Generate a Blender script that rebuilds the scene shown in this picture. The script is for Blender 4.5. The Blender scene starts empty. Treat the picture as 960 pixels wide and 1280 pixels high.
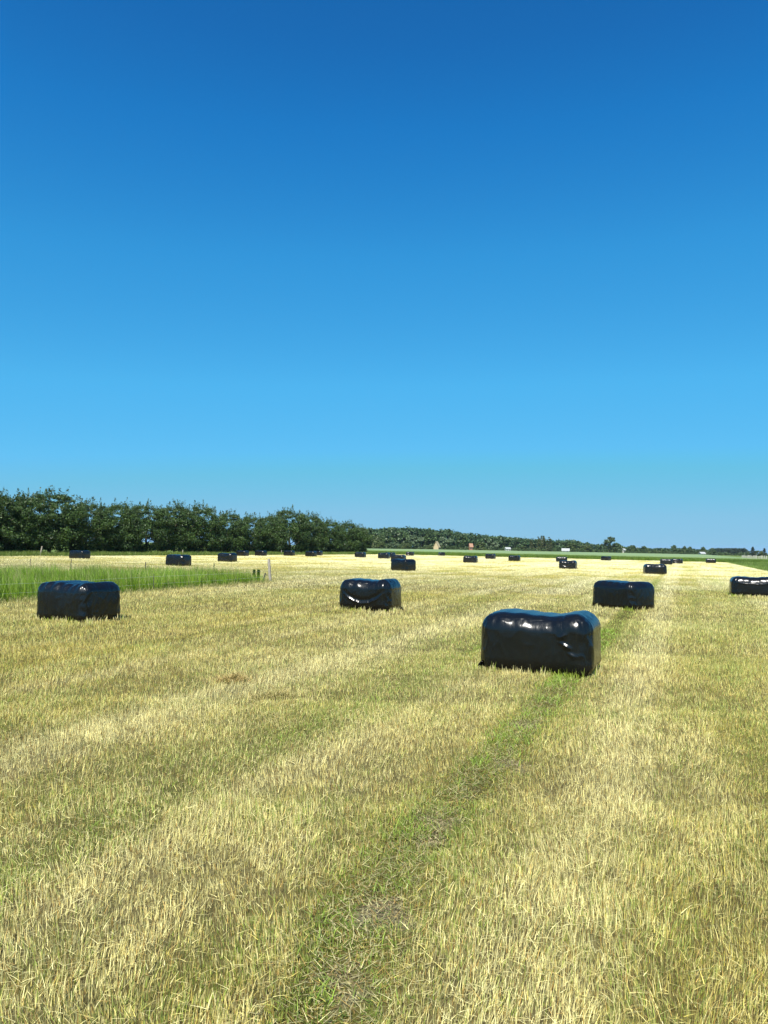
import bpy, bmesh, math, random
import numpy as np
from mathutils import Vector, Matrix, noise as mnoise

random.seed(7)
RNG = np.random.default_rng(11)
SC = bpy.context.scene
COL = SC.collection
R = math.radians

# ------------------------------------------------------------------ camera
F, CX, CY, H = 924.0, 480.0, 640.0, 1.68          # photo frame 960 x 1280
PITCH, ROLL = math.atan(43.3/924), R(1.17)
r0 = np.array([1., 0, 0]); f_ = np.array([0, math.cos(PITCH), math.sin(PITCH)])
u0 = np.array([0, -math.sin(PITCH), math.cos(PITCH)])
r_ = math.cos(ROLL)*r0 + math.sin(ROLL)*u0
u_ = -math.sin(ROLL)*r0 + math.cos(ROLL)*u0
cam = bpy.data.objects.new('camera', bpy.data.cameras.new('camera'))
COL.objects.link(cam)
m = Matrix(((r_[0], u_[0], -f_[0], 0), (r_[1], u_[1], -f_[1], 0), (r_[2], u_[2], -f_[2], H), (0, 0, 0, 1)))
cam.matrix_world = m
cam.data.sensor_fit = 'VERTICAL'; cam.data.sensor_height = 36; cam.data.lens = 36*F/1280
cam.data.clip_start = 0.05; cam.data.clip_end = 9000
SC.camera = cam
SC.render.resolution_x, SC.render.resolution_y = 768, 1024

def ray(px, py):
    return f_ + (px-CX)/F*r_ + (CY-py)/F*u_
def ground(px, py):
    d = ray(px, py); t = -H/d[2]
    return np.array([d[0]*t, d[1]*t])
def hor(px):
    return 673.47 + px*0.0205
def at_depth(px, Y):
    d = ray(px, hor(px)); return np.array([d[0]/d[1]*Y, Y])
def z_of(px, py, Y):
    d = ray(px, py); return H + d[2]/d[1]*Y

TH = R(22.0); CT, ST = math.cos(TH), math.sin(TH)   # the mowing rows run 22 degrees right of the view
def ps(x, y): return x*CT - y*ST, x*ST + y*CT
def xy(p, s): return p*CT + s*ST, -p*ST + s*CT

# ------------------------------------------------------------------ noise (numpy)
_T = np.random.default_rng(3).random((256, 256))
def vnoise(x, y, k=0):
    xi = np.floor(x).astype(int); yi = np.floor(y).astype(int)
    fx = x-xi; fy = y-yi; fx = fx*fx*(3-2*fx); fy = fy*fy*(3-2*fy)
    a = lambda i, j: _T[(xi+i+k*37) % 256, (yi+j+k*91) % 256]
    return (a(0,0)*(1-fx)+a(1,0)*fx)*(1-fy) + (a(0,1)*(1-fx)+a(1,1)*fx)*fy
def fbm(x, y, k=0, o=3):
    s = 0; w = 0.5; t = 0
    for i in range(o):
        s = s + w*vnoise(x*2**i, y*2**i, k+i); t += w; w *= .55
    return s/t
def sstep(a, b, x):
    t = np.clip((x-a)/(b-a), 0, 1); return t*t*(3-2*t)

# ------------------------------------------------------------------ mesh from numpy
def np_mesh(name, verts, polys, colors=None, mat=None, smooth=False, cname='tint'):
    """polys: list of int arrays (n,k)"""
    me = bpy.data.meshes.new(name)
    V = np.asarray(verts, dtype=np.float32).reshape(-1, 3)
    me.vertices.add(len(V)); me.vertices.foreach_set('co', V.ravel())
    loops = np.concatenate([p.ravel() for p in polys]).astype(np.int32)
    tot = np.concatenate([np.full(len(p), p.shape[1], dtype=np.int32) for p in polys])
    st = np.concatenate([[0], np.cumsum(tot)[:-1]]).astype(np.int32)
    me.loops.add(len(loops)); me.loops.foreach_set('vertex_index', loops)
    me.polygons.add(len(tot)); me.polygons.foreach_set('loop_start', st)
    try: me.polygons.foreach_set('loop_total', tot)
    except Exception: pass
    me.polygons.foreach_set('use_smooth', np.full(len(tot), smooth, dtype=bool))
    if colors is not None:
        at = me.attributes.new(cname, 'FLOAT_COLOR', 'POINT')
        c = np.ones((len(V), 4), dtype=np.float32); c[:, :3] = colors
        at.data.foreach_set('color', c.ravel())
    me.update(calc_edges=True)
    if mat: me.materials.append(mat)
    return me
def link(name, me, parent=None, loc=None):
    o = bpy.data.objects.new(name, me); COL.objects.link(o)
    if parent: o.parent = parent
    if loc is not None: o.location = loc
    return o
def tag(o, label=None, cat=None, group=None, kind=None):
    if label: o['label'] = label
    if cat: o['category'] = cat
    if group: o['group'] = group
    if kind: o['kind'] = kind
    return o
def empty(name, loc, rz=0):
    o = bpy.data.objects.new(name, None); COL.objects.link(o)
    o.location = loc; o.rotation_euler = (0, 0, rz); o.empty_display_size = .2
    return o

# ------------------------------------------------------------------ materials
def new_mat(name):
    mt = bpy.data.materials.new(name); mt.use_nodes = True
    nt = mt.node_tree; nt.nodes.clear()
    return mt, nt, nt.nodes, nt.links
def N(nt, t, **kw):
    n = nt.nodes.new(t)
    for k, v in kw.items():
        if k in n.inputs: n.inputs[k].default_value = v
        else: setattr(n, k, v)
    return n
def leaf_mat(name, trans=.3, rough=.55, spec=.3, trans_gain=(1.1, 1.15, .6)):
    mt, nt, nd, L = new_mat(name)
    a = N(nt, 'ShaderNodeAttribute', attribute_name='tint')
    b = N(nt, 'ShaderNodeBsdfPrincipled'); b.inputs['Roughness'].default_value = rough
    b.inputs['Specular IOR Level'].default_value = spec
    t = N(nt, 'ShaderNodeBsdfTranslucent'); mx = N(nt, 'ShaderNodeMixShader'); mx.inputs[0].default_value = trans
    mu = N(nt, 'ShaderNodeMix', data_type='RGBA', blend_type='MULTIPLY'); mu.inputs[0].default_value = 1
    mu.inputs[7].default_value = (*trans_gain, 1)
    o = N(nt, 'ShaderNodeOutputMaterial')
    L.new(a.outputs['Color'], b.inputs['Base Color']); L.new(a.outputs['Color'], mu.inputs[6])
    L.new(mu.outputs[2], t.inputs['Color'])
    L.new(b.outputs[0], mx.inputs[1]); L.new(t.outputs[0], mx.inputs[2]); L.new(mx.outputs[0], o.inputs[0])
    return mt
M_STUB = leaf_mat('stubble', .22, .5, .35)
M_GRASS = leaf_mat('grass', .35, .45, .35)
M_LEAF = leaf_mat('leaves', .22, .5, .35)

def ground_mat(name, attr, cols, scale, stretch=(1, 1, 1), bump=.5):
    """soil and litter texture; tint attribute times a noise-driven ramp"""
    mt, nt, nd, L = new_mat(name)
    tc = N(nt, 'ShaderNodeTexCoord'); mp = N(nt, 'ShaderNodeMapping')
    mp.inputs['Scale'].default_value = stretch; mp.inputs['Rotation'].default_value = (0, 0, TH)
    n1 = N(nt, 'ShaderNodeTexNoise'); n1.inputs['Scale'].default_value = scale; n1.inputs['Detail'].default_value = 8
    n1.inputs['Roughness'].default_value = .82
    n2 = N(nt, 'ShaderNodeTexNoise'); n2.inputs['Scale'].default_value = scale*.13; n2.inputs['Detail'].default_value = 5
    rp = N(nt, 'ShaderNodeValToRGB'); e = rp.color_ramp
    e.elements[0].position = .3; e.elements[0].color = (*cols[0], 1)
    e.elements[1].position = .72; e.elements[1].color = (*cols[2], 1)
    q = e.elements.new(.5); q.color = (*cols[1], 1)
    ad = N(nt, 'ShaderNodeMath', operation='MULTIPLY_ADD'); ad.inputs[1].default_value = .5
    ad2 = N(nt, 'ShaderNodeMath', operation='MULTIPLY'); ad2.inputs[1].default_value = .5
    L.new(tc.outputs['Object'], mp.inputs[0]); L.new(mp.outputs[0], n1.inputs[0]); L.new(mp.outputs[0], n2.inputs[0])
    L.new(n2.outputs[0], ad2.inputs[0]); L.new(n1.outputs[0], ad.inputs[0]); L.new(ad2.outputs[0], ad.inputs[2])
    L.new(ad.outputs[0], rp.inputs[0])
    b = N(nt, 'ShaderNodeBsdfPrincipled'); b.inputs['Roughness'].default_value = .95
    b.inputs['Specular IOR Level'].default_value = .1
    if attr:
        a = N(nt, 'ShaderNodeAttribute', attribute_name=attr)
        mu = N(nt, 'ShaderNodeMix', data_type='RGBA', blend_type='MULTIPLY'); mu.inputs[0].default_value = 1
        L.new(rp.outputs[0], mu.inputs[6]); L.new(a.outputs['Color'], mu.inputs[7]); L.new(mu.outputs[2], b.inputs['Base Color'])
    else:
        L.new(rp.outputs[0], b.inputs['Base Color'])
    bp = N(nt, 'ShaderNodeBump'); bp.inputs['Strength'].default_value = bump; bp.inputs['Distance'].default_value = .05
    L.new(n1.outputs[0], bp.inputs['Height']); L.new(bp.outputs[0], b.inputs['Normal'])
    o = N(nt, 'ShaderNodeOutputMaterial'); L.new(b.outputs[0], o.inputs[0])
    return mt
def plain_mat(name, c, rough=.8, var=.25, scale=6, stretch=(1, 1, 1)):
    mt, nt, nd, L = new_mat(name)
    tc = N(nt, 'ShaderNodeTexCoord'); mp = N(nt, 'ShaderNodeMapping'); mp.inputs['Scale'].default_value = stretch
    n1 = N(nt, 'ShaderNodeTexNoise'); n1.inputs['Scale'].default_value = scale; n1.inputs['Detail'].default_value = 6
    rp = N(nt, 'ShaderNodeValToRGB')
    rp.color_ramp.elements[0].position = .3; rp.color_ramp.elements[0].color = tuple(x*(1-var) for x in c)+(1,)
    rp.color_ramp.elements[1].position = .7; rp.color_ramp.elements[1].color = tuple(min(1, x*(1+var)) for x in c)+(1,)
    b = N(nt, 'ShaderNodeBsdfPrincipled'); b.inputs['Roughness'].default_value = rough
    bp = N(nt, 'ShaderNodeBump'); bp.inputs['Strength'].default_value = .4; bp.inputs['Distance'].default_value = .01
    o = N(nt, 'ShaderNodeOutputMaterial')
    L.new(tc.outputs['Object'], mp.inputs[0]); L.new(mp.outputs[0], n1.inputs[0]); L.new(n1.outputs[0], rp.inputs[0])
    L.new(rp.outputs[0], b.inputs['Base Color']); L.new(n1.outputs[0], bp.inputs['Height']); L.new(bp.outputs[0], b.inputs['Normal'])
    L.new(b.outputs[0], o.inputs[0])
    return mt
def film_mat():
    mt, nt, nd, L = new_mat('black_stretch_film')
    tc = N(nt, 'ShaderNodeTexCoord')
    mp = N(nt, 'ShaderNodeMapping'); mp.inputs['Scale'].default_value = (6, 6, 1.3)
    mp2 = N(nt, 'ShaderNodeMapping'); mp2.inputs['Scale'].default_value = (2.2, 2.2, 1.2); mp2.inputs['Rotation'].default_value = (.3, .5, .2)
    n1 = N(nt, 'ShaderNodeTexNoise'); n1.inputs['Scale'].default_value = 4.5; n1.inputs['Detail'].default_value = 5; n1.inputs['Distortion'].default_value = .6
    n2 = N(nt, 'ShaderNodeTexNoise'); n2.inputs['Scale'].default_value = 2.2; n2.inputs['Detail'].default_value = 3; n2.inputs['Distortion'].default_value = .8
    md = N(nt, 'ShaderNodeMath', operation='MULTIPLY'); md.inputs[1].default_value = .6
    ad = N(nt, 'ShaderNodeMath', operation='ADD')
    bp = N(nt, 'ShaderNodeBump'); bp.inputs['Strength'].default_value = .35; bp.inputs['Distance'].default_value = .009
    b = N(nt, 'ShaderNodeBsdfPrincipled')
    b.inputs['Base Color'].default_value = (.004, .0045, .005, 1); b.inputs['Roughness'].default_value = .25
    b.inputs['Specular IOR Level'].default_value = .47
    o = N(nt, 'ShaderNodeOutputMaterial')
    L.new(tc.outputs['Object'], mp.inputs[0]); L.new(tc.outputs['Object'], mp2.inputs[0])
    L.new(mp.outputs[0], n1.inputs[0]); L.new(mp2.outputs[0], n2.inputs[0])
    # overlapping layers of film: slanting bands with a small step at each edge
    mp3 = N(nt, 'ShaderNodeMapping'); mp3.inputs['Rotation'].default_value = (0, .22, 0)
    wv = N(nt, 'ShaderNodeTexWave', wave_type='BANDS', bands_direction='X', wave_profile='SAW'); wv.inputs['Scale'].default_value = 1.25
    wv.inputs['Distortion'].default_value = 1.2; wv.inputs['Detail'].default_value = 2; wv.inputs['Detail Scale'].default_value = 2.0
    mw = N(nt, 'ShaderNodeMath', operation='MULTIPLY_ADD'); mw.inputs[1].default_value = .16
    L.new(tc.outputs['Object'], mp3.inputs[0]); L.new(mp3.outputs[0], wv.inputs[0])
    L.new(n1.outputs[0], md.inputs[0]); L.new(md.outputs[0], ad.inputs[0]); L.new(n2.outputs[0], ad.inputs[1])
    L.new(wv.outputs['Fac'], mw.inputs[0]); L.new(ad.outputs[0], mw.inputs[2])
    L.new(mw.outputs[0], bp.inputs['Height']); L.new(bp.outputs[0], b.inputs['Normal']); L.new(b.outputs[0], o.inputs[0])
    return mt
M_FILM = film_mat()
M_WOOD = plain_mat('weathered_wood', (.3, .27, .22), .85, .35, 9, (6, 6, 1))
M_PEG = plain_mat('dark_peg', (.05, .05, .045), .6, .2)
M_TAPE = plain_mat('fence_tape', (.62, .66, .58), .6, .1)
M_BARK = plain_mat('bark', (.09, .07, .05), .9, .4, 8, (4, 4, 1))

# ------------------------------------------------------------------ sky and sun
SUN_EL, SUN_AZ = R(52), R(194)
w = bpy.data.worlds.new('World'); SC.world = w; w.use_nodes = True
wn = w.node_tree; wn.nodes.clear()
sky = wn.nodes.new('ShaderNodeTexSky'); sky.sky_type = 'NISHITA'; sky.sun_disc = False
sky.sun_elevation = SUN_EL; sky.sun_rotation = SUN_AZ
sky.altitude = 0; sky.air_density = .7; sky.dust_density = .2; sky.ozone_density = 3.0
EXPO = .82
def vmul(k):
    n = wn.nodes.new('ShaderNodeVectorMath'); n.operation = 'SCALE'; n.inputs['Scale'].default_value = k; return n
ka, kb = vmul(.1), vmul(10)
cv = wn.nodes.new('ShaderNodeRGBCurve'); mp_ = cv.mapping; mp_.use_clip = False; mp_.extend = 'EXTRAPOLATED'
EX = 2**EXPO
for ch, pts in enumerate((((0, 0), (.059, .0097), (.071, .0137), (.099, .034), (.174, .08), (.292, .127), (.534, .235), (.71, .265), (2, .6)),
                          ((0, 0), (.105, .136), (.125, .195), (.174, .309), (.298, .462), (.472, .539), (.734, .555), (.816, .56), (2, .8)),
                          ((0, 0), (.214, .445), (.251, .565), (.336, .708), (.527, .875), (.70, .91), (.76, .795), (.85, .80), (2, 1.1)))):
    c_ = mp_.curves[ch]
    while len(c_.points) > 2: c_.points.remove(c_.points[0])
    c_.points[0].location = pts[0]; c_.points[1].location = (pts[-1][0], pts[-1][1]/EX)
    for q in pts[1:-1]: c_.points.new(q[0], q[1]/EX)
    for q in c_.points: q.handle_type = 'VECTOR'
mp_.update()
bg = wn.nodes.new('ShaderNodeBackground'); bg.inputs[1].default_value = .1
wo = wn.nodes.new('ShaderNodeOutputWorld')
wn.links.new(sky.outputs[0], ka.inputs[0]); wn.links.new(ka.outputs[0], cv.inputs['Color']); wn.links.new(cv.outputs[0], kb.inputs[0])
wn.links.new(kb.outputs[0], bg.inputs[0]); wn.links.new(bg.outputs[0], wo.inputs[0])
sl = bpy.data.lights.new('sun', 'SUN'); sl.energy = 4.9; sl.angle = R(.5); sl.color = (1, .95, .86)
so = bpy.data.objects.new('sun', sl); COL.objects.link(so); so.location = (0, -30, 60)
to_sun = Vector((math.sin(SUN_AZ)*math.cos(SUN_EL), math.cos(SUN_AZ)*math.cos(SUN_EL), math.sin(SUN_EL)))
so.rotation_euler = to_sun.to_track_quat('Z', 'Y').to_euler()
vs = SC.view_settings
vs.view_transform = 'Standard'; vs.look = 'None'; vs.gamma = 1; vs.exposure = EXPO; vs.use_curve_mapping = False

# ------------------------------------------------------------------ bales: where they stand
# (px centre x, base y of the nearest edge, yaw deg, variant, length scale, height scale, label, tail)
BALES = [
 (676, 844, -23, 0, 1.00, 1.00, 'largest black film wrapped bale in the right foreground with a dented top', 'L'),
 (98, 778.5, -23, 1, 0.93, 1.00, 'black wrapped bale at the left in front of the fenced tall green grass', 'R'),
 (463, 764.5, -21, 2, 0.95, 1.00, 'black wrapped bale in the middle of the field with a curved glossy crease', 'R'),
 (779, 762.5, -57, 3, 1.00, 1.00, 'black wrapped bale behind the largest bale, its sharp corner turned to the viewer', 'L'),
 (940, 746.5, -20, 4, 1.02, 0.98, 'black wrapped bale cut by the right edge with a long glint along its top', ''),
 (504, 713.8, -47, 3, 1.06, 1.03, 'black bale standing corner on in front of the cluster beyond the middle bale', ''),
 (223, 707.6, -23, 1, 1.04, 1.00, 'larger black bale behind the left grass patch before the hedgerow', ''),
 (284, 702.6, -21, 2, 1.02, 1.00, 'black bale right of the larger one, between grass patch and hedgerow', ''),
 (818.5, 718, -8, 4, 1.03, 0.97, 'small black bale standing alone beyond the corner on bale at right', ''),
 (710, 711.4, -25, 2, 0.97, 0.95, 'small black bale with a smile shaped glint and loose film tail', 'R'),
 (99.5, 698.6, -22, 3, 1.10, 0.95, 'black bale at the far left close to the hedgerow foot', ''),
 (588, 703.5, -19, 0, 1.03, 1.00, 'small black bale with a dipped top and white glint, left of two smaller ones', ''),
 (702, 702.4, -16, 4, 1.02, 0.95, 'tiny black bale just behind the one with a film tail', ''),
 (832.7, 705.7, -22, 4, 1.03, 0.98, 'tiny bale at right, left one of a touching pair', ''),
 (846.5, 704.6, -26, 2, 1.02, 0.93, 'tiny bale at right, right one of a touching pair', ''),
 (888.5, 703.8, -20, 4, 1.02, 0.97, 'tiny far bale near the right field corner by the green verge', ''),
 (613, 698.7, -30, 2, 1.02, 1.05, 'tiny far bale with a check mark glint against the green crop', ''),
 (643, 701.4, -24, 0, 1.02, 1.00, 'tiny black bale right of the check mark glint bale', ''),
 (757.5, 700.7, -48, 3, 1.02, 0.95, 'tiny unlit black bale at the crop edge below the tall round tree', ''),
 (498, 702.6, -23, 1, 1.00, 1.00, 'black bale directly behind the corner on bale of the central cluster', ''),
 (480, 698.3, -20, 4, 1.02, 1.00, 'small bale at the left end of the central cluster', ''),
 (487.5, 697.0, -30, 3, 0.95, 1.00, 'small bale mostly hidden inside the central cluster', ''),
 (512.5, 694.7, -18, 2, 0.97, 0.95, 'tiny far bale just right of the central cluster', ''),
 (552, 694.8, -75, 3, 0.95, 0.95, 'tiniest bale seen end on at the edge of the green crop', ''),
 (450.4, 696.9, -20, 4, 1.00, 1.00, 'small bale below the right end of the hedgerow', ''),
 (303, 695.2, -23, 3, 1.00, 0.95, 'small dark bale half hidden right behind a larger bale by the hedgerow', ''),
 (326, 695.0, -24, 1, 0.97, 0.97, 'small bale above the wooden fence end post, with a pale glint at its corner', ''),
 (361.5, 694.8, -22, 3, 0.98, 1.00, 'small dark bale at the hedgerow foot below the tallest crown', ''),
 (388.7, 695.8, -24, 1, 0.97, 1.00, 'small bale before the hedgerow, left one of an overlapping pair', ''),
 (397, 694.3, -22, 3, 0.95, 0.95, 'tiny bale before the hedgerow, mostly behind its left neighbour', ''),
]
BL, BW, BH = 1.52, 1.10, .82
bale_pos = []
for b in BALES:
    g = ground(b[0], b[1]); yaw = R(b[2])
    dist = math.hypot(*g); v = g/dist
    ax = abs(v[0]*math.cos(yaw)+v[1]*math.sin(yaw)); ay = abs(-v[0]*math.sin(yaw)+v[1]*math.cos(yaw))
    back = ax*BL/2*b[4]*.8 + ay*BW/2*.92
    c = g + v*back*.93
    # keep the centre in the same pixel column
    c = np.array([c[0], c[1]])
    bale_pos.append((c[0], c[1], yaw, b[4]))

# ------------------------------------------------------------------ paddock outline (tall grass), verges
PAD = [ground(338, 727.5), at_depth(-10, 31.5), np.array([-34., 29.]), np.array([-34., 2.]), ground(338, 727.5)*1.0+(ground(0, 753.5)-ground(338, 727.5))*2.0]
PADV = np.array(PAD)
def in_poly(x, y, P):
    ins = np.zeros(x.shape, bool); n = len(P); j = n-1
    for i in range(n):
        xi, yi = P[i]; xj, yj = P[j]
        c = ((yi > y) != (yj > y)) & (x < (xj-xi)*(y-yi)/(yj-yi+1e-12)+xi)
        ins ^= c; j = i
    return ins

# ------------------------------------------------------------------ the stubble field: one tone map for soil and blades
P0, P1, S1 = -60.3, 8.0, 156.0
def lump(p, c, wd): return np.exp(-((p-c)/wd)**2)
BARE = [ground(478, 1134), ground(548, 1028), ground(432, 1225), ground(637, 955), ground(540, 1050), ground(655, 905)]
BARER = [.085, .07, .07, .09, .06, .09]
def field(x, y):
    p, s = ps(x, y)
    wob = .11*(vnoise(s/2.6, s*0+3.3, 5)-.5)
    pw = p + wob
    far = sstep(14, 75, s)
    sw = fbm(pw/.34, s/14, 91, 2)*.6 + fbm(pw/.9, s/22, 93, 2)*.4          # mower streaks along the rows
    pat = sstep(.52, .70, fbm(p/2.6, s/3.4, 95, 3))*sstep(12, 30, s)  # dark olive streaks, windrow shadows put into the field colour
    left = sstep(4.8, 7.5, -p)
    n1 = fbm(p/.9, s/5.5, 1); n2 = fbm(p/3.2, s/16, 4); n3 = fbm(p/.35, s/.8, 8); n5 = fbm(p/1.6, s/1.4, 21)
    g = .37 - .07*left - .8*(sw-.5) + .18*pat + .32*(n1-.5) + .25*(n2-.5) + .5*(n3-.5) + .55*(n5-.5)
    tr = np.exp(-((pw+1.40-.28*(1-sstep(2.2, 3.5, s)))/.185)**4)*(1-sstep(30, 60, s)*.8)*(.75+.5*vnoise(s/.9, s*0+1.7, 6))
    tr2 = lump(pw, -3.15, .28)*(1-sstep(6, 24, s))
    br = lump(pw, -.55, .42)*(.75+.5*vnoise(s/3, s*0, 9)) + .9*lump(pw, -4.75, .45) + .35*lump(pw, -2.3, .35) + .5*lump(pw, 2.6, .5)
    gr = .25*lump(p, .9, .45) + .25*lump(p, -6.6, .7)
    g = g + 1.0*tr + .45*tr2*(.2+1.2*vnoise(s/1.1, s*0+7, 3)) - .28*br + .14*gr - .26*far
    t = .56 + .55*(fbm(p/.7, s/3, 12)-.5) + .45*(fbm(p/1.8, s/20, 14)-.5) + .5*br - 1.0*tr - .3*gr + .35*far - .12*left*(1-far) + 1.0*(sw-.5)*(.6+.5*left) - .5*pat*(1+.9*far)
    hgt = 1 + .5*(sw-.5) - .45*tr - .2*tr2 + .35*(n5-.5) + .15*br
    bare = np.zeros_like(x)
    for (bx, by), br_ in zip(BARE, BARER):
        dd = np.hypot((x-bx), (y-by)*.8) + .2*(fbm(x/.12, y/.12, 81)-.5) + .16*(fbm(x/.035, y/.035, 83)-.5)
        bare = np.maximum(bare, (1-sstep(br_*.6, br_*1.6, dd))*(.95 if br_ == .085 else .6))
    return np.clip(g, 0, 1), np.clip(t, 0, 1), hgt, bare, p, s

C_STRAW = np.array([.78, .705, .34]); C_OLIVE = np.array([.545, .45, .095])
C_GREEN = np.array([.17, .265, .035]); C_BROWN = np.array([.37, .245, .075]); C_SOIL = np.array([.25, .185, .08])
C_LIME = np.array([.35, .43, .065])

def make_ground():
    # ground: one sheet to the horizon
    me = np_mesh('ground', [(-3000, -800, -.07), (3000, -800, -.07), (3000, 3400, -.07), (-3000, 3400, -.07)],
                 [np.array([[0, 1, 2, 3]])], None,
                 ground_mat('meadow', None, [(.07, .10, .02), (.11, .16, .035), (.17, .2, .06)], .8))
    tag(link('ground', me), kind='structure')
    # the mown field
    pr = np.unique(np.concatenate([np.linspace(P0, -10, 90), np.linspace(-10, P1, 190)]))
    sr = np.concatenate([np.linspace(-12, 0, 10), np.linspace(.2, 18, 150), 18*np.geomspace(1.01, S1/18, 160)])
    PP, SS = np.meshgrid(pr, sr, indexing='ij')
    X, Y = xy(PP, SS)
    g, t, hg, bare, p, s = field(X, Y)
    Z = .012*(fbm(p/.6, s/.9, 2)-.5) - .02*np.clip(lump(p, -1.45, .22), 0, 1)*(s < 60)
    edge = np.minimum(np.minimum(PP-P0, P1-PP), S1-SS)
    Z = Z*np.clip(edge, 0, 1)
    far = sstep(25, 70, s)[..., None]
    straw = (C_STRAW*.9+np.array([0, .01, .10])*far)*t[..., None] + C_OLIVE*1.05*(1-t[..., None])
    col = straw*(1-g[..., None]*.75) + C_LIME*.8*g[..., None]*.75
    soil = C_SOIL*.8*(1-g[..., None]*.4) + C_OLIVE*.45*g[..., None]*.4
    nearc = soil*.24 + col*.12  # near soil colour darkened to paint in the shade between blades
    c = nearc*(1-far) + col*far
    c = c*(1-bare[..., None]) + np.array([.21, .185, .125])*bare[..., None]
    n, mm = PP.shape
    idx = np.arange(n*mm).reshape(n, mm)
    q = np.stack([idx[:-1, :-1], idx[1:, :-1], idx[1:, 1:], idx[:-1, 1:]], -1).reshape(-1, 4)
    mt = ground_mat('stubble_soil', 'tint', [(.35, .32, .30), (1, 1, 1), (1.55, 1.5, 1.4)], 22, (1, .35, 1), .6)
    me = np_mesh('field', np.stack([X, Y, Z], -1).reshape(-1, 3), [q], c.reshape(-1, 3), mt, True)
    tag(link('mown_field', me), kind='structure')
make_ground()

# ------------------------------------------------------------------ blades
def blades(x, y, h, wd, lean_az, lean, col, rng, z0=0., segs=2, tip=.25, curve=.5, tipcol=None, yaw=None):
    n = len(x)
    if yaw is None: yaw = rng.random(n)*2*np.pi
    dx, dy = np.cos(yaw)*wd/2, np.sin(yaw)*wd/2
    la, lb = np.cos(lean_az), np.sin(lean_az)
    rows = []
    for k in range(segs+1):
        f = k/segs
        off = h*np.sin(lean)*(f*(1-curve)+f*f*curve)
        zz = h*np.cos(lean)*f*(1-.12*curve*f*f)
        ww = 1-(1-tip)*f**1.6
        cxx, cyy = x+la*off, y+lb*off
        rows.append(np.stack([cxx-dx*ww, cyy-dy*ww, z0+zz], -1)); rows.append(np.stack([cxx+dx*ww, cyy+dy*ww, z0+zz], -1))
    V = np.stack(rows, 1)                         # n, 2(segs+1), 3
    nv = 2*(segs+1); base = (np.arange(n)*nv)[:, None]
    q = np.concatenate([base+np.array([[2*k, 2*k+1, 2*k+3, 2*k+2]]) for k in range(segs)], 0)
    C = np.repeat(col[:, None, :], nv, 1)
    if tipcol is not None:
        for k in range(segs+1):
            f = (k/segs)**1.5
            C[:, 2*k:2*k+2, :] = (col*(1-f)+tipcol*f)[:, None, :]
    return V.reshape(-1, 3), q, C.reshape(-1, 3)
class Pile:
    def __init__(s): s.v = []; s.q = {}; s.c = []; s.n = 0
    def add(s, V, q, C):
        s.v.append(V); s.c.append(C); s.q.setdefault(q.shape[1], []).append(q+s.n); s.n += len(V)
    def mesh(s, name, mat, smooth=False):
        return np_mesh(name, np.concatenate(s.v), [np.concatenate(a) for a in s.q.values()], np.concatenate(s.c), mat, smooth)

def scatter(d0, d1, rho, rng, side=2.2, tan=.60):
    """random points in the view's wedge (and a step to each side of it)"""
    ymax = d1
    A = tan*(d1*d1-d0*d0)+2*side*(d1-d0)
    n = int(A*rho)
    a, b = tan, side
    u = rng.random(n)
    c0 = a*d0*d0+2*b*d0
    Y = (-2*b+np.sqrt(4*b*b+4*a*(c0+u*A)))/(2*a)
    X = (rng.random(n)*2-1)*(tan*Y+side)
    return X, Y

def in_bale(x, y, grow=0.):
    ins = np.zeros(x.shape, bool)
    for bx, by, yaw, sc in bale_pos[:12]:
        dx, dy = x-bx, y-by
        a = dx*math.cos(yaw)+dy*math.sin(yaw); b = -dx*math.sin(yaw)+dy*math.cos(yaw)
        ins |= (np.abs(a) < BL/2*sc-.06+grow) & (np.abs(b) < BW/2-.06+grow)
    return ins

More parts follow.
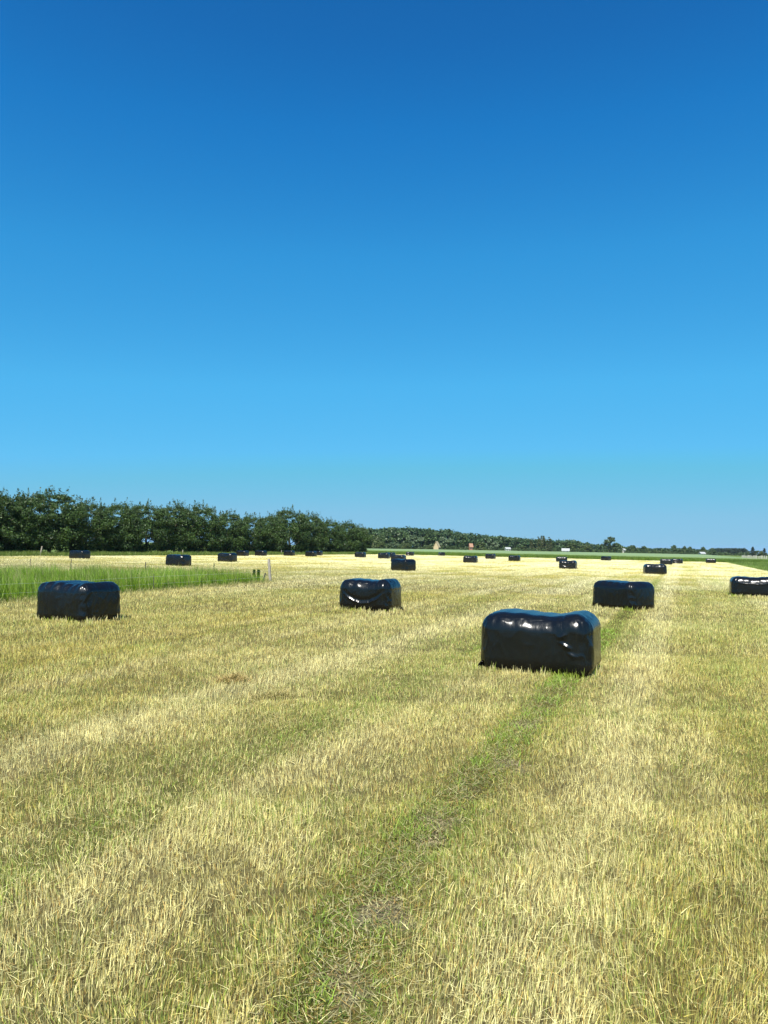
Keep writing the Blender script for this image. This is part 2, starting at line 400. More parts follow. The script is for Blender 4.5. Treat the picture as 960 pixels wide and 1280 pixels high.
def stubble():
    pl = Pile(); rng = np.random.default_rng(5)
    bands = [(1.5, 3.2, 15500), (3.2, 5, 12500), (5, 8, 7400), (8, 12, 3500), (12, 18, 1500), (18, 28, 640), (28, 45, 290), (45, 75, 115), (75, 120, 40), (120, 180, 18)]
    for d0, d1, rho in bands:
        x, y = scatter(d0, d1, rho, rng)
        g, t, hg, bare, p, s = field(x, y)
        dens = .62+.75*(fbm(x/.11, y/.11, 31, 2)-.25) - .34*lump(p, -1.38+.28*(1-sstep(2.2, 3.5, s)), .15)
        k = (p > P0+.2) & (p < P1-.1) & (s < S1-.3) & ~in_poly(x, y, PADV) & (rng.random(len(x)) > bare*.97) & (rng.random(len(x)) < dens) & ~in_bale(x, y)
        x, y, g, t, hg, p, s = [v[k] for v in (x, y, g, t, hg, p, s)]
        n = len(x); d = np.hypot(x, y)
        lod = np.maximum(1, d/6.0)
        wd = (.0017+.0023*rng.random(n)**1.5)*np.minimum(lod, 14)**.95
        h = (.024+.047*rng.random(n)**1.2)*hg*(1+.18*np.minimum(lod-1, 2))
        h = np.minimum(h, .13)
        tuft = fbm(x/.22, y/.22, 17, 2)
        lean_az = 2*np.pi*fbm(x/.5, y/.5, 23, 2)*2 + rng.normal(0, .9, n)
        lean = np.clip(np.abs(rng.normal(.20, .2, n)), 0, 1.25)
        # cut stalks lying flat
        flat = rng.random(n) < (.07+.07*t)
        lean = np.where(flat, 1.25+.2*rng.random(n), lean); h = np.where(flat, h*1.15, h)
        lean_az = np.where(flat, rng.random(n)*2*np.pi, lean_az)
        isg = rng.random(n) < np.clip(g*1.05-.08, 0, .95)
        u = rng.random(n)[:, None]; t_ = np.clip(t[:, None]+rng.normal(0, .28, (n, 1)), 0, 1)
        straw = C_STRAW*t_ + C_OLIVE*(1-t_)
        green = C_GREEN*(1-u*.75) + C_LIME*u*.75
        brown = (rng.random(n) < .13+.07*(p < -5))[:, None]
        col = np.where(isg[:, None] & ~flat[:, None], green, straw)
        col = np.where(brown, C_BROWN*(.7+.8*u), col)
        # far off, one wide blade stands for many: pull it to the local mean
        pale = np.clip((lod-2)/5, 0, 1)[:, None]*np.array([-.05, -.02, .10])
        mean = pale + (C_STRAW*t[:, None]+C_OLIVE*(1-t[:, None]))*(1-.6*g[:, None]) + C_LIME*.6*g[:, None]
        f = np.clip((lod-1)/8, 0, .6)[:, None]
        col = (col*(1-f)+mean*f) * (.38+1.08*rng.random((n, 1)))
        tip = np.where(isg[:, None], col*.7+C_STRAW*.3, col*1.05)
        z0 = np.where(flat, .008+.03*rng.random(n), -.006)
        segs = 2 if d0 < 8 else 1
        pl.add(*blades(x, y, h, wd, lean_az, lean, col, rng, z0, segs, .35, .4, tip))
    # taller loose green and straw tufts along the wheel track
    n = 9500
    s = .5+16*rng.random(n)**1.3; side = rng.random(n)
    p = np.where(side < .6, -1.50, np.where(side < .85, -1.27, -3.15)) + rng.normal(0, .075, n) + .28*(1-sstep(2.2, 3.5, s))
    x, y = xy(p, s)
    tf = fbm(x/.3, y/.3, 41, 2); k = (tf > .43) & ~in_bale(x, y) & ((s > 3.4) | (rng.random(n) < .4)); g, t, hg, bare, _, _ = field(x, y); k &= bare < .35
    x, y = x[k], y[k]; n = len(x)
    col = C_GREEN*(.6+.5*rng.random((n, 1))) + .45*C_LIME*rng.random((n, 1))
    pl.add(*blades(x, y, .035+.055*rng.random(n), (.004+.003*rng.random(n))*np.maximum(1, np.hypot(x, y)/6), rng.random(n)*6.28, .3+.7*rng.random(n), col, rng, -.004, 2, .15, .8))
    # short litter and low green leaves lying on the bare soil of the track
    n = 20000
    s = 1.5+9*rng.random(n)**1.5; p = -1.40+rng.normal(0, .16, n)+.28*(1-sstep(2.2, 3.5, s)); x, y = xy(p, s); g, t, hg, bare, _, _ = field(x, y)
    u = rng.random((n, 1)); col = np.where(u < .55, C_STRAW*.75*(.5+u), np.where(u < .8, C_GREEN*.9, C_BROWN))*(.6+.6*rng.random((n, 1)))
    k = rng.random(n) < .85-.2*bare
    pl.add(*blades(x[k], y[k], .02+.05*rng.random(k.sum()), .003+.002*rng.random(k.sum()), rng.random(k.sum())*6.28, 1.0+.5*rng.random(k.sum()), col[k], rng, .0+.012*rng.random(k.sum()), 1, .3, .4))
    for (bx, by), br_ in zip(BARE, BARER):
        n = 420; x = bx+rng.normal(0, br_*.9, n); y = by+rng.normal(0, br_*1.1, n); z = np.full(n, -.004)
        col = np.array([.27, .22, .12])*(.5+.9*rng.random((n, 1)))
        pl.add(*blades(x, y, .004+.010*rng.random(n)**2, .005+.012*rng.random(n), rng.random(n)*6.28, 1.0*rng.random(n), col, rng, z, 1, .6, .4))
    # grass standing against the foot of the near bales
    for bx, by, yaw, sc in bale_pos[:5]:
        n = 900
        a = (rng.random(n)-.5)*(BL*sc+.3); b = -(BW/2-.04)+rng.normal(0, .05, n)
        sw = rng.random(n) < .4
        a2 = np.where(sw, np.where(rng.random(n) < .5, 1, -1)*(BL*sc/2-.03)+rng.normal(0, .05, n), a)
        b2 = np.where(sw, (rng.random(n)-.5)*BW, b)
        x = bx+a2*math.cos(yaw)-b2*math.sin(yaw); y = by+a2*math.sin(yaw)+b2*math.cos(yaw)
        k = fbm(x/.16, y/.16, 61, 2) > .45; x, y = x[k], y[k]; n = len(x)
        g, t, hg, bare, _, _ = field(x, y)
        col = np.where((rng.random(n) < g)[:, None], C_LIME*.9, C_STRAW*.85)*(.7+.5*rng.random((n, 1)))
        lo = max(1, math.hypot(bx, by)/7)
        pl.add(*blades(x, y, .07+.09*rng.random(n), (.004+.003*rng.random(n))*lo, rng.random(n)*6.28, .25*rng.random(n)+.1, col, rng, -.004, 2, .25, .5))
    o = link('stubble_grass', pl.mesh('stubble_grass', M_STUB))
    tag(o, 'short yellow green cut grass stubble over the whole mown field', 'stubble', kind='stuff')
stubble()

def tall_grass():
    rng = np.random.default_rng(8)
    pl = Pile()
    mn, mx_ = PADV.min(0), PADV.max(0)
    n = 420000
    x = mn[0]+(mx_[0]-mn[0])*rng.random(n); y = mn[1]+(mx_[1]-mn[1])*rng.random(n)
    k = in_poly(x, y, PADV) & (np.abs(x) < .62*y+3) & (y > 8)
    x, y = x[k], y[k]
    # thin towards the wooden post, which stands a little clear of the grass
    dpost = np.hypot(x-PAD[0][0], y-PAD[0][1])
    cl = fbm(x/.7, y/.7, 51, 3)
    k = (rng.random(len(x)) < .55+.9*(cl-.3)) & (rng.random(len(x)) < np.clip(dpost/.9, .15, 1))
    x, y, cl, dpost = x[k], y[k], cl[k], dpost[k]; n = len(x)
    h = (.40+.34*rng.random(n)**1.4+.45*(cl-.5)+.38*(fbm(x/.22, y/.22, 58, 2)-.5))*np.clip(.55+dpost/4, .55, 1)
    u = rng.random((n, 1)); v = fbm(x/2.2, y/1.5, 53, 2)[:, None]
    col = np.array([.105, .215, .015])*(1-u) + np.array([.25, .365, .035])*u
    col = col*(.75+.6*v)*(.55+.8*rng.random((n, 1)))
    seed = (rng.random(n) < .10)[:, None]
    col = np.where(seed, np.array([.3, .3, .12]), col)
    h = np.where(seed[:, 0], h*1.18, h)
    pl.add(*blades(x, y, h, .010+.010*rng.random(n), 6.28*fbm(x/1.5, y/1.5, 57, 2)+rng.normal(0, .9, n), np.abs(rng.normal(.22, .22, n)), col, rng, -.02, 3, .12, .7))
    # dry straw rim where the mower stopped
    n = 5000
    ff = rng.random(n)*2; e1 = PAD[4]-PAD[0]; xx = PAD[0][0]+e1[0]*ff*.5+rng.normal(.05, .2, n); yy = PAD[0][1]+e1[1]*ff*.5+rng.normal(0, .2, n)
    u = rng.random((n, 1)); col = C_STRAW*.6*u+np.array([.2, .22, .05])*(1-u)
    pl.add(*blades(xx, yy, .1+.16*rng.random(n), .010+.008*rng.random(n), rng.random(n)*6.28, .3+.7*rng.random(n), col, rng, -.01, 2, .2, .7))
    tag(link('tall_grass', pl.mesh('tall_grass', M_GRASS)), 'uncut bright green tall grass behind the wire fence at left', 'tall grass', kind='stuff')

    # verge at the hedgerow foot
    pl = Pile(); n = 42000
    s = 25+118*rng.random(n); p = P0-.1-2.6*rng.random(n); x, y = xy(p, s)
    u = rng.random((n, 1)); cl = fbm(x/2, y/2, 66, 2)
    col = np.array([.10, .17, .025])*(1-u)+np.array([.2, .25, .06])*u
    dist = np.hypot(x, y)
    pl.add(*blades(x, y, .34+.3*rng.random(n)+.35*(cl-.5), .02+.02*rng.random(n)*dist/80, rng.random(n)*6.28, .1+.4*rng.random(n), col, rng, -.03, 2, .2, .5))
    tag(link('verge_grass', pl.mesh('verge_grass', M_GRASS)), 'strip of rough green grass along the hedgerow foot', 'grass verge', kind='stuff')

    # green verge right of the field
    pl = Pile(); n = 90000
    s = 20+250*rng.random(n)**1.1; p = P1-.15+ (np.abs(rng.normal(0, 1, n))*6 % 24); x, y = xy(p, s)
    u = rng.random((n, 1)); cl = fbm(x/2.5, y/6, 67, 3)
    e = sstep(.3, 2.2, p-P1)
    col = np.array([.10, .18, .025])*(1-u)+np.array([.22, .29, .07])*u
    col = col*(.7+.6*cl[:, None])
    dist = np.hypot(x, y)
    pl.add(*blades(x, y, (.16+.2*rng.random(n)+.35*(cl-.5))*(.7+.5*e), (.02+.02*rng.random(n))*np.clip(dist/60, 1, 3), rng.random(n)*6.28, .1+.5*rng.random(n), col, rng, -.03, 2, .2, .5))
    tag(link('ditch_grass', pl.mesh('ditch_grass', M_GRASS)), 'bright green grass bank along the right field edge before the fence', 'grass bank', kind='stuff')

    # standing crop beyond the field end: dark green front, pale heads
    pl = Pile(); n = 100000
    p = -75+92*rng.random(n); dep = rng.random(n)**1.7*26
    s = S1+.2+dep; x, y = xy(p, s)
    cl = fbm(p/5, s/3, 71, 3)
    u = rng.random((n, 1))
    hh = .66+.22*rng.random(n)+.25*(cl-.5)
    hh = hh*(.65+.35*sstep(0, 1.2, dep))
    front = (1-sstep(.8, 3.5, dep))[:, None]
    cg = np.array([.09, .17, .02])*(1-u)+np.array([.15, .24, .03])*u
    cp = np.array([.28, .38, .13])*(1-u)+np.array([.38, .47, .19])*u
    col = cg*(.8+.5*(cl[:, None]-.3))
    tip = col*front*.9+cp*(1-front*.9)
    pl.add(*blades(x, y, hh, .05+.06*rng.random(n), rng.random(n)*6.28, .05+.25*rng.random(n), col, rng, -.03, 2, .35, .5, tip))
    # canopy of the crop, seen at a grazing angle
    pr = np.linspace(-130, 15, 60); sr = S1+4+np.concatenate([np.linspace(0, 60, 60), np.geomspace(62, 420, 60)])
    PP, SS = np.meshgrid(pr, sr, indexing='ij'); X, Y = xy(PP, SS)
    Z = .62+.12*fbm(PP/4, SS/3, 77)+.06*vnoise(PP/.9, SS/.9, 79)
    c = (np.array([.26, .37, .12])+np.array([.13, .12, .08])*fbm(PP/9, SS/14, 78)[..., None])
    n_, m_ = PP.shape; idx = np.arange(n_*m_).reshape(n_, m_)
    q = np.stack([idx[:-1, :-1], idx[1:, :-1], idx[1:, 1:], idx[:-1, 1:]], -1).reshape(-1, 4)
    pl.add(np.stack([X, Y, Z], -1).reshape(-1, 3), q, c.reshape(-1, 3))
    tag(link('grain_crop', pl.mesh('grain_crop', M_GRASS)), 'green standing grain crop with pale heads beyond the mown field', 'crop', kind='stuff')
tall_grass()

# ------------------------------------------------------------------ bales
def bale_mesh(name, cuts, seed, a=BL/2, b=BW/2, c=BH/2, r=.22, style=0):
    """a square bale in stretch film: soft shoulders that end in a tight, wavering crease, drum ends, sagging waist"""
    bm = bmesh.new(); bmesh.ops.create_cube(bm, size=2)
    bmesh.ops.subdivide_edges(bm, edges=bm.edges[:], cuts=cuts, use_grid_fill=True)
    rs = random.Random(seed); off = Vector((rs.random()*50, rs.random()*50, rs.random()*50))
    k1, k2 = rs.uniform(-.1, .2), rs.uniform(.42, .55)
    hump = rs.uniform(.6, 1.2)
    PN = {0: 2.0, 1: 1.8, 2: 1.85, 3: 1.75, 4: 1.9}[style]
    if style in (1, 3): r = .185
    for v in bm.verts:
        p = Vector(v.co)
        for i in range(3): p[i] = math.copysign(abs(p[i])**.78, p[i])
        s = Vector((p.x*a, p.y*b, p.z*c))
        rr = r*(1+(.16 if style in (1, 2, 3) else .07)*mnoise.noise(Vector((s.x*5, s.y*5, s.z*2))+off)+.06*mnoise.noise(Vector((s.x*13, s.y*13, s.z*4))+off))
        inn = Vector((a-rr, b-rr, c-rr))
        q = Vector([max(-inn[i], min(inn[i], s[i])) for i in range(3)])
        d = s-q
        if d.length > 1e-6:
            n = d.normalized(); nn = (abs(d.x)**PN+abs(d.y)**PN+abs(d.z)**PN)**(1/PN)
            co = q+d*(rr/nn)
        else: n = Vector((0, 0, 1)); co = q.copy()
        X, Y, Z = co.x/a, co.y/b, co.z/c
        up = max(0, n.z); fr = max(0, -n.y)
        bul = .022*(1-X*X)*(1-Z*Z)*abs(n.y) + .025*(1-Y*Y)*(1-Z*Z)*abs(n.x) + .02*(1-Y*Y)*up
        waist = -.028*hump*up*math.exp(-((X-k1-.1)/.36)**2) - .02*abs(n.y)*math.exp(-((X-k1)/.4)**2)
        step = .030*(1/(1+math.exp(-(X-k2)*45)))*(1 if style in (0, 2) else .25)*(up+.5*fr)
        rings = (.010 if style == 1 else .0055)*math.sin(X*19+2*mnoise.noise(co*1.2+off))*(up*.9+.3*abs(n.y))
        lumpy = .010*mnoise.noise(co*2.0+off)
        # tension wrinkles: sharp thin ridges fanning down from the shoulders
        ang = mnoise.noise(co*1.6+off)*1.2
        w1 = abs(mnoise.noise(Vector((co.x*15+co.z*5*ang, co.y*12, co.z*2.5))+off))
        w2 = abs(mnoise.noise(Vector((co.x*7-co.z*6*ang, co.y*9, co.z*4))-off))
        edge = 1-(n.x**4+n.y**4+n.z**4)
        wr = (.0055*(1-min(1, w1*3.2))+.0075*(1-min(1, w2*3.5)))*(.35+1.1*edge)*(1-.65*min(1, up*1.6))
        wr += .0042*mnoise.noise(Vector((co.x*27+co.z*6, co.y*20, co.z*7))+off)*edge*(1.5 if style == 0 else .8)
        dz = 0
        wv = .05*mnoise.noise(Vector((co.x*9, 0, 3))+off)+.03*mnoise.noise(Vector((co.x*22, 0, 7))+off)
        if style in (2, 4) and fr > .4:            # hanging fold across the front
            cu = (-.42+1.05*X*X) if style == 2 else ((.34+.22*X*X) if style == 4 else .47+.06*X)
            ext = math.exp(-(X/.68)**6) if style != 0 else math.exp(-((X+.12)/.62)**8)
            e_ = Z-cu+wv; fw = {0: .095, 2: .08, 4: .06}[style]
            dz = ((.020 if style == 2 else .010)*math.exp(-(e_/fw)**2) - (.016 if style == 2 else .006)*math.exp(-((e_-.2)/.13)**2))*ext*min(1, (fr-.4)*2.2)
        if style == 0 and fr > .3:                    # overlapping film end: an upright fold near the right shoulder
            e_ = X-.60+.10*math.sin(Z*5)+.06*mnoise.noise(Vector((0, 5, co.z*14))+off)
            dz += .014*math.exp(-(e_/.05)**2)*math.exp(-((Z-.15)/.4)**4)*fr*(1+.8*math.sin(Z*20))
        if style in (1, 3, 2):                        # crimped upright corner
            dz += .010*mnoise.noise(Vector((co.x*6, co.y*6, co.z*9))+off)*min(1, abs(n.x*n.y)*3)*(1-up)*(1 if style != 2 else .7)
        if Z < -.55:                                  # gathered film at the foot
            dz += .010*(1-min(1, abs(mnoise.noise(Vector((co.x*11, co.y*11, co.z*6))+off))*3))*(-.55-Z)/.45*(1-up)
        co = co+n*(bul+waist+step+rings+lumpy+wr+dz)
        if co.z < -c+.05: co.z = -c+.05-(-c+.05-co.z)*.35
        sp = 1+.035*max(0, -Z)**2
        co.x *= sp*(1-.015*max(0, Z)); co.y *= sp
        v.co = Vector((co.x, co.y, co.z+c-.035))
    me = bpy.data.meshes.new(name); bm.to_mesh(me); bm.free()
    me.polygons.foreach_set('use_smooth', [True]*len(me.polygons))
    me.materials.append(M_FILM)
    return me
def tail_mesh(seed, sgn):
    rs = random.Random(seed); bm = bmesh.new()
    nu, nv = 9, 6; g = []
    for i in range(nu):
        row = []
        for j in range(nv):
            u, v = i/(nu-1), j/(nv-1)-.5
            wv = .13*(1-.45*u)
            x = sgn*(u*.2)
            y = v*wv+.03*math.sin(u*7+v*5)
            z = .075+.05*math.sin(u*4.5+1)+.04*math.sin(v*9+u*6)-.05*u
            row.append(bm.verts.new((x, y, max(.01, z))))
        g.append(row)
    for i in range(nu-1):
        for j in range(nv-1): bm.faces.new((g[i][j], g[i+1][j], g[i+1][j+1], g[i][j+1]))
    bmesh.ops.solidify(bm, geom=bm.faces[:], thickness=.006)
    me = bpy.data.meshes.new('film_tail'); bm.to_mesh(me); bm.free()
    me.polygons.foreach_set('use_smooth', [True]*len(me.polygons)); me.materials.append(M_FILM)
    return me
VAR = {k: bale_mesh('bale_body', 36, 40+k, style=k) for k in range(5)}
for i, (b, (bx, by, yaw, sc)) in enumerate(zip(BALES, bale_pos)):
    me = bale_mesh('bale_body', 96 if i < 4 else 70, 100+i, style=b[3]) if i < 5 else VAR[b[3]]
    o = link('wrapped_bale', me, loc=(bx, by, 0)); o.rotation_euler = (0, 0, yaw); o.scale = (b[4], 1, b[5])
    tag(o, b[6], 'bale', 'black wrapped bales on the mown field')
    if b[7]:
        sg = 1 if b[7] == 'R' else -1
        tl = link('film_tail', tail_mesh(i, sg), o)
        tl.location = (sg*(BL/2-.05), (BW/2-.25) if b[7] == 'R' else -(BW/2-.3) , -.01)
        if i == 0: tl.location = (-BL/2+.06, -BW/2+.16, -.02)
        if i == 3: tl.location = (-BL/2+.1, -BW/2+.1, -.01)
        tl['label'] = 'loose twisted end of black film'

# ------------------------------------------------------------------ posts, fences
def tube(bm, pts, rad, n=8, cap=True):
    rings = []
    for i, p in enumerate(pts):
        p = Vector(p)
        t = (Vector(pts[min(i+1, len(pts)-1)])-Vector(pts[max(i-1, 0)])).normalized()
        e = t.orthogonal().normalized() if abs(t.z) < .9 else (Vector((1, 0, 0))-t*t.x).normalized()
        f2 = t.cross(e); rr = rad[i] if hasattr(rad, '__len__') else rad
        rings.append([bm.verts.new(p+(e*math.cos(k*2*math.pi/n)+f2*math.sin(k*2*math.pi/n))*rr) for k in range(n)])
    for a_, b_ in zip(rings[:-1], rings[1:]):
        for k in range(n): bm.faces.new((a_[k], a_[(k+1) % n], b_[(k+1) % n], b_[k]))
    if cap:
        bm.faces.new(rings[0][::-1]); bm.faces.new(rings[-1])
def to_mesh(bm, name, mat, smooth=False):
    bmesh.ops.recalc_face_normals(bm, faces=bm.faces[:])
    me = bpy.data.meshes.new(name); bm.to_mesh(me); bm.free()
    me.materials.append(mat)
    if smooth: me.polygons.foreach_set('use_smooth', [True]*len(me.polygons))
    return me
def post_mesh(h, r, lean=(0, 0), seed=0, n=9, mat=None):
    rs = random.Random(seed); bm = bmesh.new()
    pts = []; rad = []
    for k in range(7):
        f = k/6; z = -.05+(h+.05)*f
        pts.append((lean[0]*f+rs.uniform(-.12, .12)*r, lean[1]*f+rs.uniform(-.12, .12)*r, z)); rad.append(r*rs.uniform(.92, 1.06)*(1-.12*f))
    pts.append((pts[-1][0], pts[-1][1], h+r*.25)); rad.append(r*.55)
    tube(bm, pts, rad, n)
    return to_mesh(bm, 'post', mat or M_WOOD)

# left wire fence around the tall grass
A = PAD[0]
fence = empty('wire_fence', (A[0], A[1], 0))
tag(fence, 'low two wire stock fence with a weathered end post around the tall grass', 'fence')
link('post', post_mesh(1.02, .065, (-.10, 0), 3, 10), fence)
link('brace_post', post_mesh(.38, .04, (.10, 0), 9, 8, M_PEG), fence, (-.35, .1, 0))
for px in (39, 90, 183, 268.5):
    q = PAD[0]+(PAD[1]-PAD[0])*0
    # on the paddock's far side
    t0 = (at_depth(px, 1.)); a_, b_ = PAD[0], PAD[1]
    # intersect column px with line a_-b_
    k = t0[0]; den = (b_[0]-a_[0])-k*(b_[1]-a_[1]); tt = (k*a_[1]-a_[0])/den
    c = a_+(b_-a_)*tt
    link('peg', post_mesh(.80 if px > 100 else .86, .02 if px != 39 else .014, (0, 0), int(px), 7, M_PEG), fence, (c[0]-A[0], c[1]-A[1], 0))
u = (PAD[4]-PAD[0]); L_ = float(np.hypot(*u)); u = u/L_
for s_ in (8.2, 16.4, 24.6):
    link('peg', post_mesh(.58, .012, (.01, 0), int(s_), 6, M_TAPE if s_ > 90 else M_PEG), fence, (u[0]*s_, u[1]*s_, 0))
for hz in (.24, .49):
    bm = bmesh.new()
    pts = [(u[0]*t+.03*u[1], u[1]*t, hz-.02*math.sin(t/8.2*math.pi)**2+(-.02 if t == 0 else 0)) for t in np.linspace(0, L_, 40)]
    tube(bm, pts, .0018, 5, False); link('wire', to_mesh(bm, 'wire', M_TAPE, True), fence)

# lone posts at the hedgerow foot
for px, pt, pb, lab, ln in ((51, 683, 694.5, 'pale leaning wooden post at the hedgerow foot, far left', .16),
                            (352, 688, 692.5, 'short grey post at the hedgerow foot below the tallest crown', .02),
                            (229, 687.5, 692.5, 'short grey post behind the larger bale at the hedgerow foot', -.03)):
    k = at_depth(px, 1.)[0]
    # column meets the line p = P0 - 1
    Yp = (P0-.9)/(k*CT-ST); c = (k*Yp, Yp)
    h = z_of(px, pt, Yp)
    o = link('wooden_post', post_mesh(max(.5, h), .075, (ln, 0), int(px), 8, M_WOOD), loc=(c[0], c[1], 0))
    tag(o, lab, 'post', 'posts at the hedgerow foot')

# fence right of the field
rf0 = np.array(xy(17., 120.))
rf = empty('post_fence', (rf0[0], rf0[1], 0)); tag(rf, 'row of pale wooden fence posts on the grass bank at the far right', 'fence')
rs = random.Random(2); pv = [post_mesh(1.3, .11, (rs.uniform(-.06, .06), 0), 70+k, 7) for k in range(4)]
M_PALE = plain_mat('pale_wood', (.45, .42, .36), .85, .3, 7, (5, 5, 1))
for me in pv: me.materials.clear(); me.materials.append(M_PALE)
e = np.array(xy(0, 1))
for k in range(34):
    t = k*4.0+rs.uniform(-.3, .3)
    o = link('post', pv[k % 4], rf, (e[0]*t, e[1]*t, 0)); o.scale = (1, 1, rs.uniform(.88, 1.08)); o.rotation_euler = (0, 0, rs.random()*6)
for hz in (.5, 1.05):
    bm = bmesh.new(); tube(bm, [(e[0]*t, e[1]*t, hz) for t in (0, 66, 132)], .012, 5, False)
    link('wire', to_mesh(bm, 'wire', M_PALE), rf)

# two tall dock plants at the corner of the grass, and a dry clump in the stubble
def dock(px, yt, seed, lab):
    rng = np.random.default_rng(seed)
    c = ground(px, 727.2)*1.015
    root = empty('dock_plant', (c[0], c[1], 0)); tag(root, lab, 'plant', 'dark upright plants at the grass corner')
    h = z_of(px, yt, c[1])
    bm = bmesh.new(); tube(bm, [(0, 0, -.03), (.02, 0, h*.5), (0, .01, h)], [.012, .01, .005], 6)
    link('stem', to_mesh(bm, 'stem', plain_mat('dock_stem', (.10, .13, .04))), root)
    n = 700; z = h*(.1+.9*rng.random(n)); a_ = rng.random(n)*6.28; rr = (.03+.07*rng.random(n))*(1.1-.5*z/h)
    pl = Pile(); col = np.array([.055, .12, .02])*(.7+.7*rng.random((n, 1)))
    pl.add(*blades(np.cos(a_)*rr*.6, np.sin(a_)*rr*.6, .05+.05*rng.random(n), .02+.012*rng.random(n), a_, .3+.5*rng.random(n), col, rng, z-.06, 2, .2, .5))
    link('leaves', pl.mesh('leaves', M_GRASS), root)
dock(317.2, 711.6, 1, 'left one of two dark upright plants at the tall grass corner')
dock(322.8, 711.8, 2, 'right one of two dark upright plants at the tall grass corner')

def clump(px, py, w_, n, h0, c0, c1, lab, seed, name='dry_grass_clump'):
    rng = np.random.default_rng(seed); c = ground(px, py); pl = Pile()
    x = rng.normal(0, w_, n); y = rng.normal(0, w_*.55, n); u = rng.random((n, 1))
    lo = max(1, c[1]/7)
    ex = np.exp(-(x/w_)**2-(y/w_/.55)**2)
    pl.add(*blades(x, y, h0*(.6+.8*rng.random(n)), (.005+.004*rng.random(n))*lo, rng.random(n)*6.28, .6+.8*rng.random(n), c0*u+c1*(1-u), rng, .07*ex*rng.random(n), 2, .2, .7))
    tag(link(name, pl.mesh(name, M_STUB), loc=(c[0], c[1], 0)), lab, 'grass clump', 'dry clumps in the stubble')
clump(292, 853, .13, 380, .13, np.array([.47, .36, .14]), np.array([.36, .26, .10]), 'small brown dry clump in the stubble left of centre', 5)
clump(342, 874, .14, 300, .13, np.array([.46, .36, .16]), np.array([.3, .28, .09]), 'pale tan dry clump just below the small brown one', 6)

# ------------------------------------------------------------------ trees
def leaf_quads(P, nrm, size, rng, col, asp=.6):
    n = len(P)
    t = rng.normal(size=(n, 3)); t -= nrm*(t*nrm).sum(1, keepdims=True); t /= np.linalg.norm(t, axis=1, keepdims=True)+1e-9
    b = np.cross(nrm, t); s = size[:, None]
    V = np.stack([P-t*s*.5, P-b*s*asp*.5+t*s*.05, P+t*s*.5, P+b*s*asp*.5+t*s*.05], 1)
    q = (np.arange(n)*4)[:, None]+np.arange(4)[None]
    return V.reshape(-1, 3), q, np.repeat(col[:, None, :], 4, 1).reshape(-1, 3)

def crown(pl, rng, centers, radii, nper, size, c0, c1, flat=.75, up=.35):
    """leaf clumps: leaves in shells round each centre, so crowns show light and dark masses and gaps"""
    for c, r in zip(centers, radii):
        n = max(4, int(nper*rng.uniform(.7, 1.3)))
        d = rng.normal(size=(n, 3)); d /= np.linalg.norm(d, axis=1, keepdims=True)
        rad = r*rng.random((n, 1))**.45
        P = c+d*rad*np.array([1, 1, flat])*(1+.25*rng.normal(size=(n, 1)))
        nr = d+np.array([0, 0, up])+.7*rng.normal(size=(n, 3)); nr /= np.linalg.norm(nr, axis=1, keepdims=True)
        u = np.clip(rng.random()*.6+.5*rng.random((n, 1))-.05, 0, 1)
        col = (np.array(c0)*(1-u)+np.array(c1)*u)*(.75+.5*rng.random((n, 1)))
        pl.add(*leaf_quads(P, nr, size*(.6+.8*rng.random(n)), rng, col))

def trunk_mesh(rng, h, r, limbs, spread):
    bm = bmesh.new()
    pts = [(0, 0, -.2)]+[(rng.normal(0, .03)*h*f, rng.normal(0, .03)*h*f, h*f) for f in (.2, .4, .6, .8)]
    tube(bm, pts, [r*1.25, r, r*.8, r*.55, r*.25], 8)
    for k in range(limbs):
        f = .15+.55*k/limbs; a_ = k*2.4+rng.normal(0, .3); L2 = spread*rng.uniform(.55, .95)
        z = h*f
        tube(bm, [(0, 0, z), (math.cos(a_)*L2*.5, math.sin(a_)*L2*.5, z+h*.12), (math.cos(a_)*L2, math.sin(a_)*L2, z+h*rng.uniform(.2, .32))], [r*.45, r*.3, r*.1], 5)
    return to_mesh(bm, 'trunk', M_BARK, True)

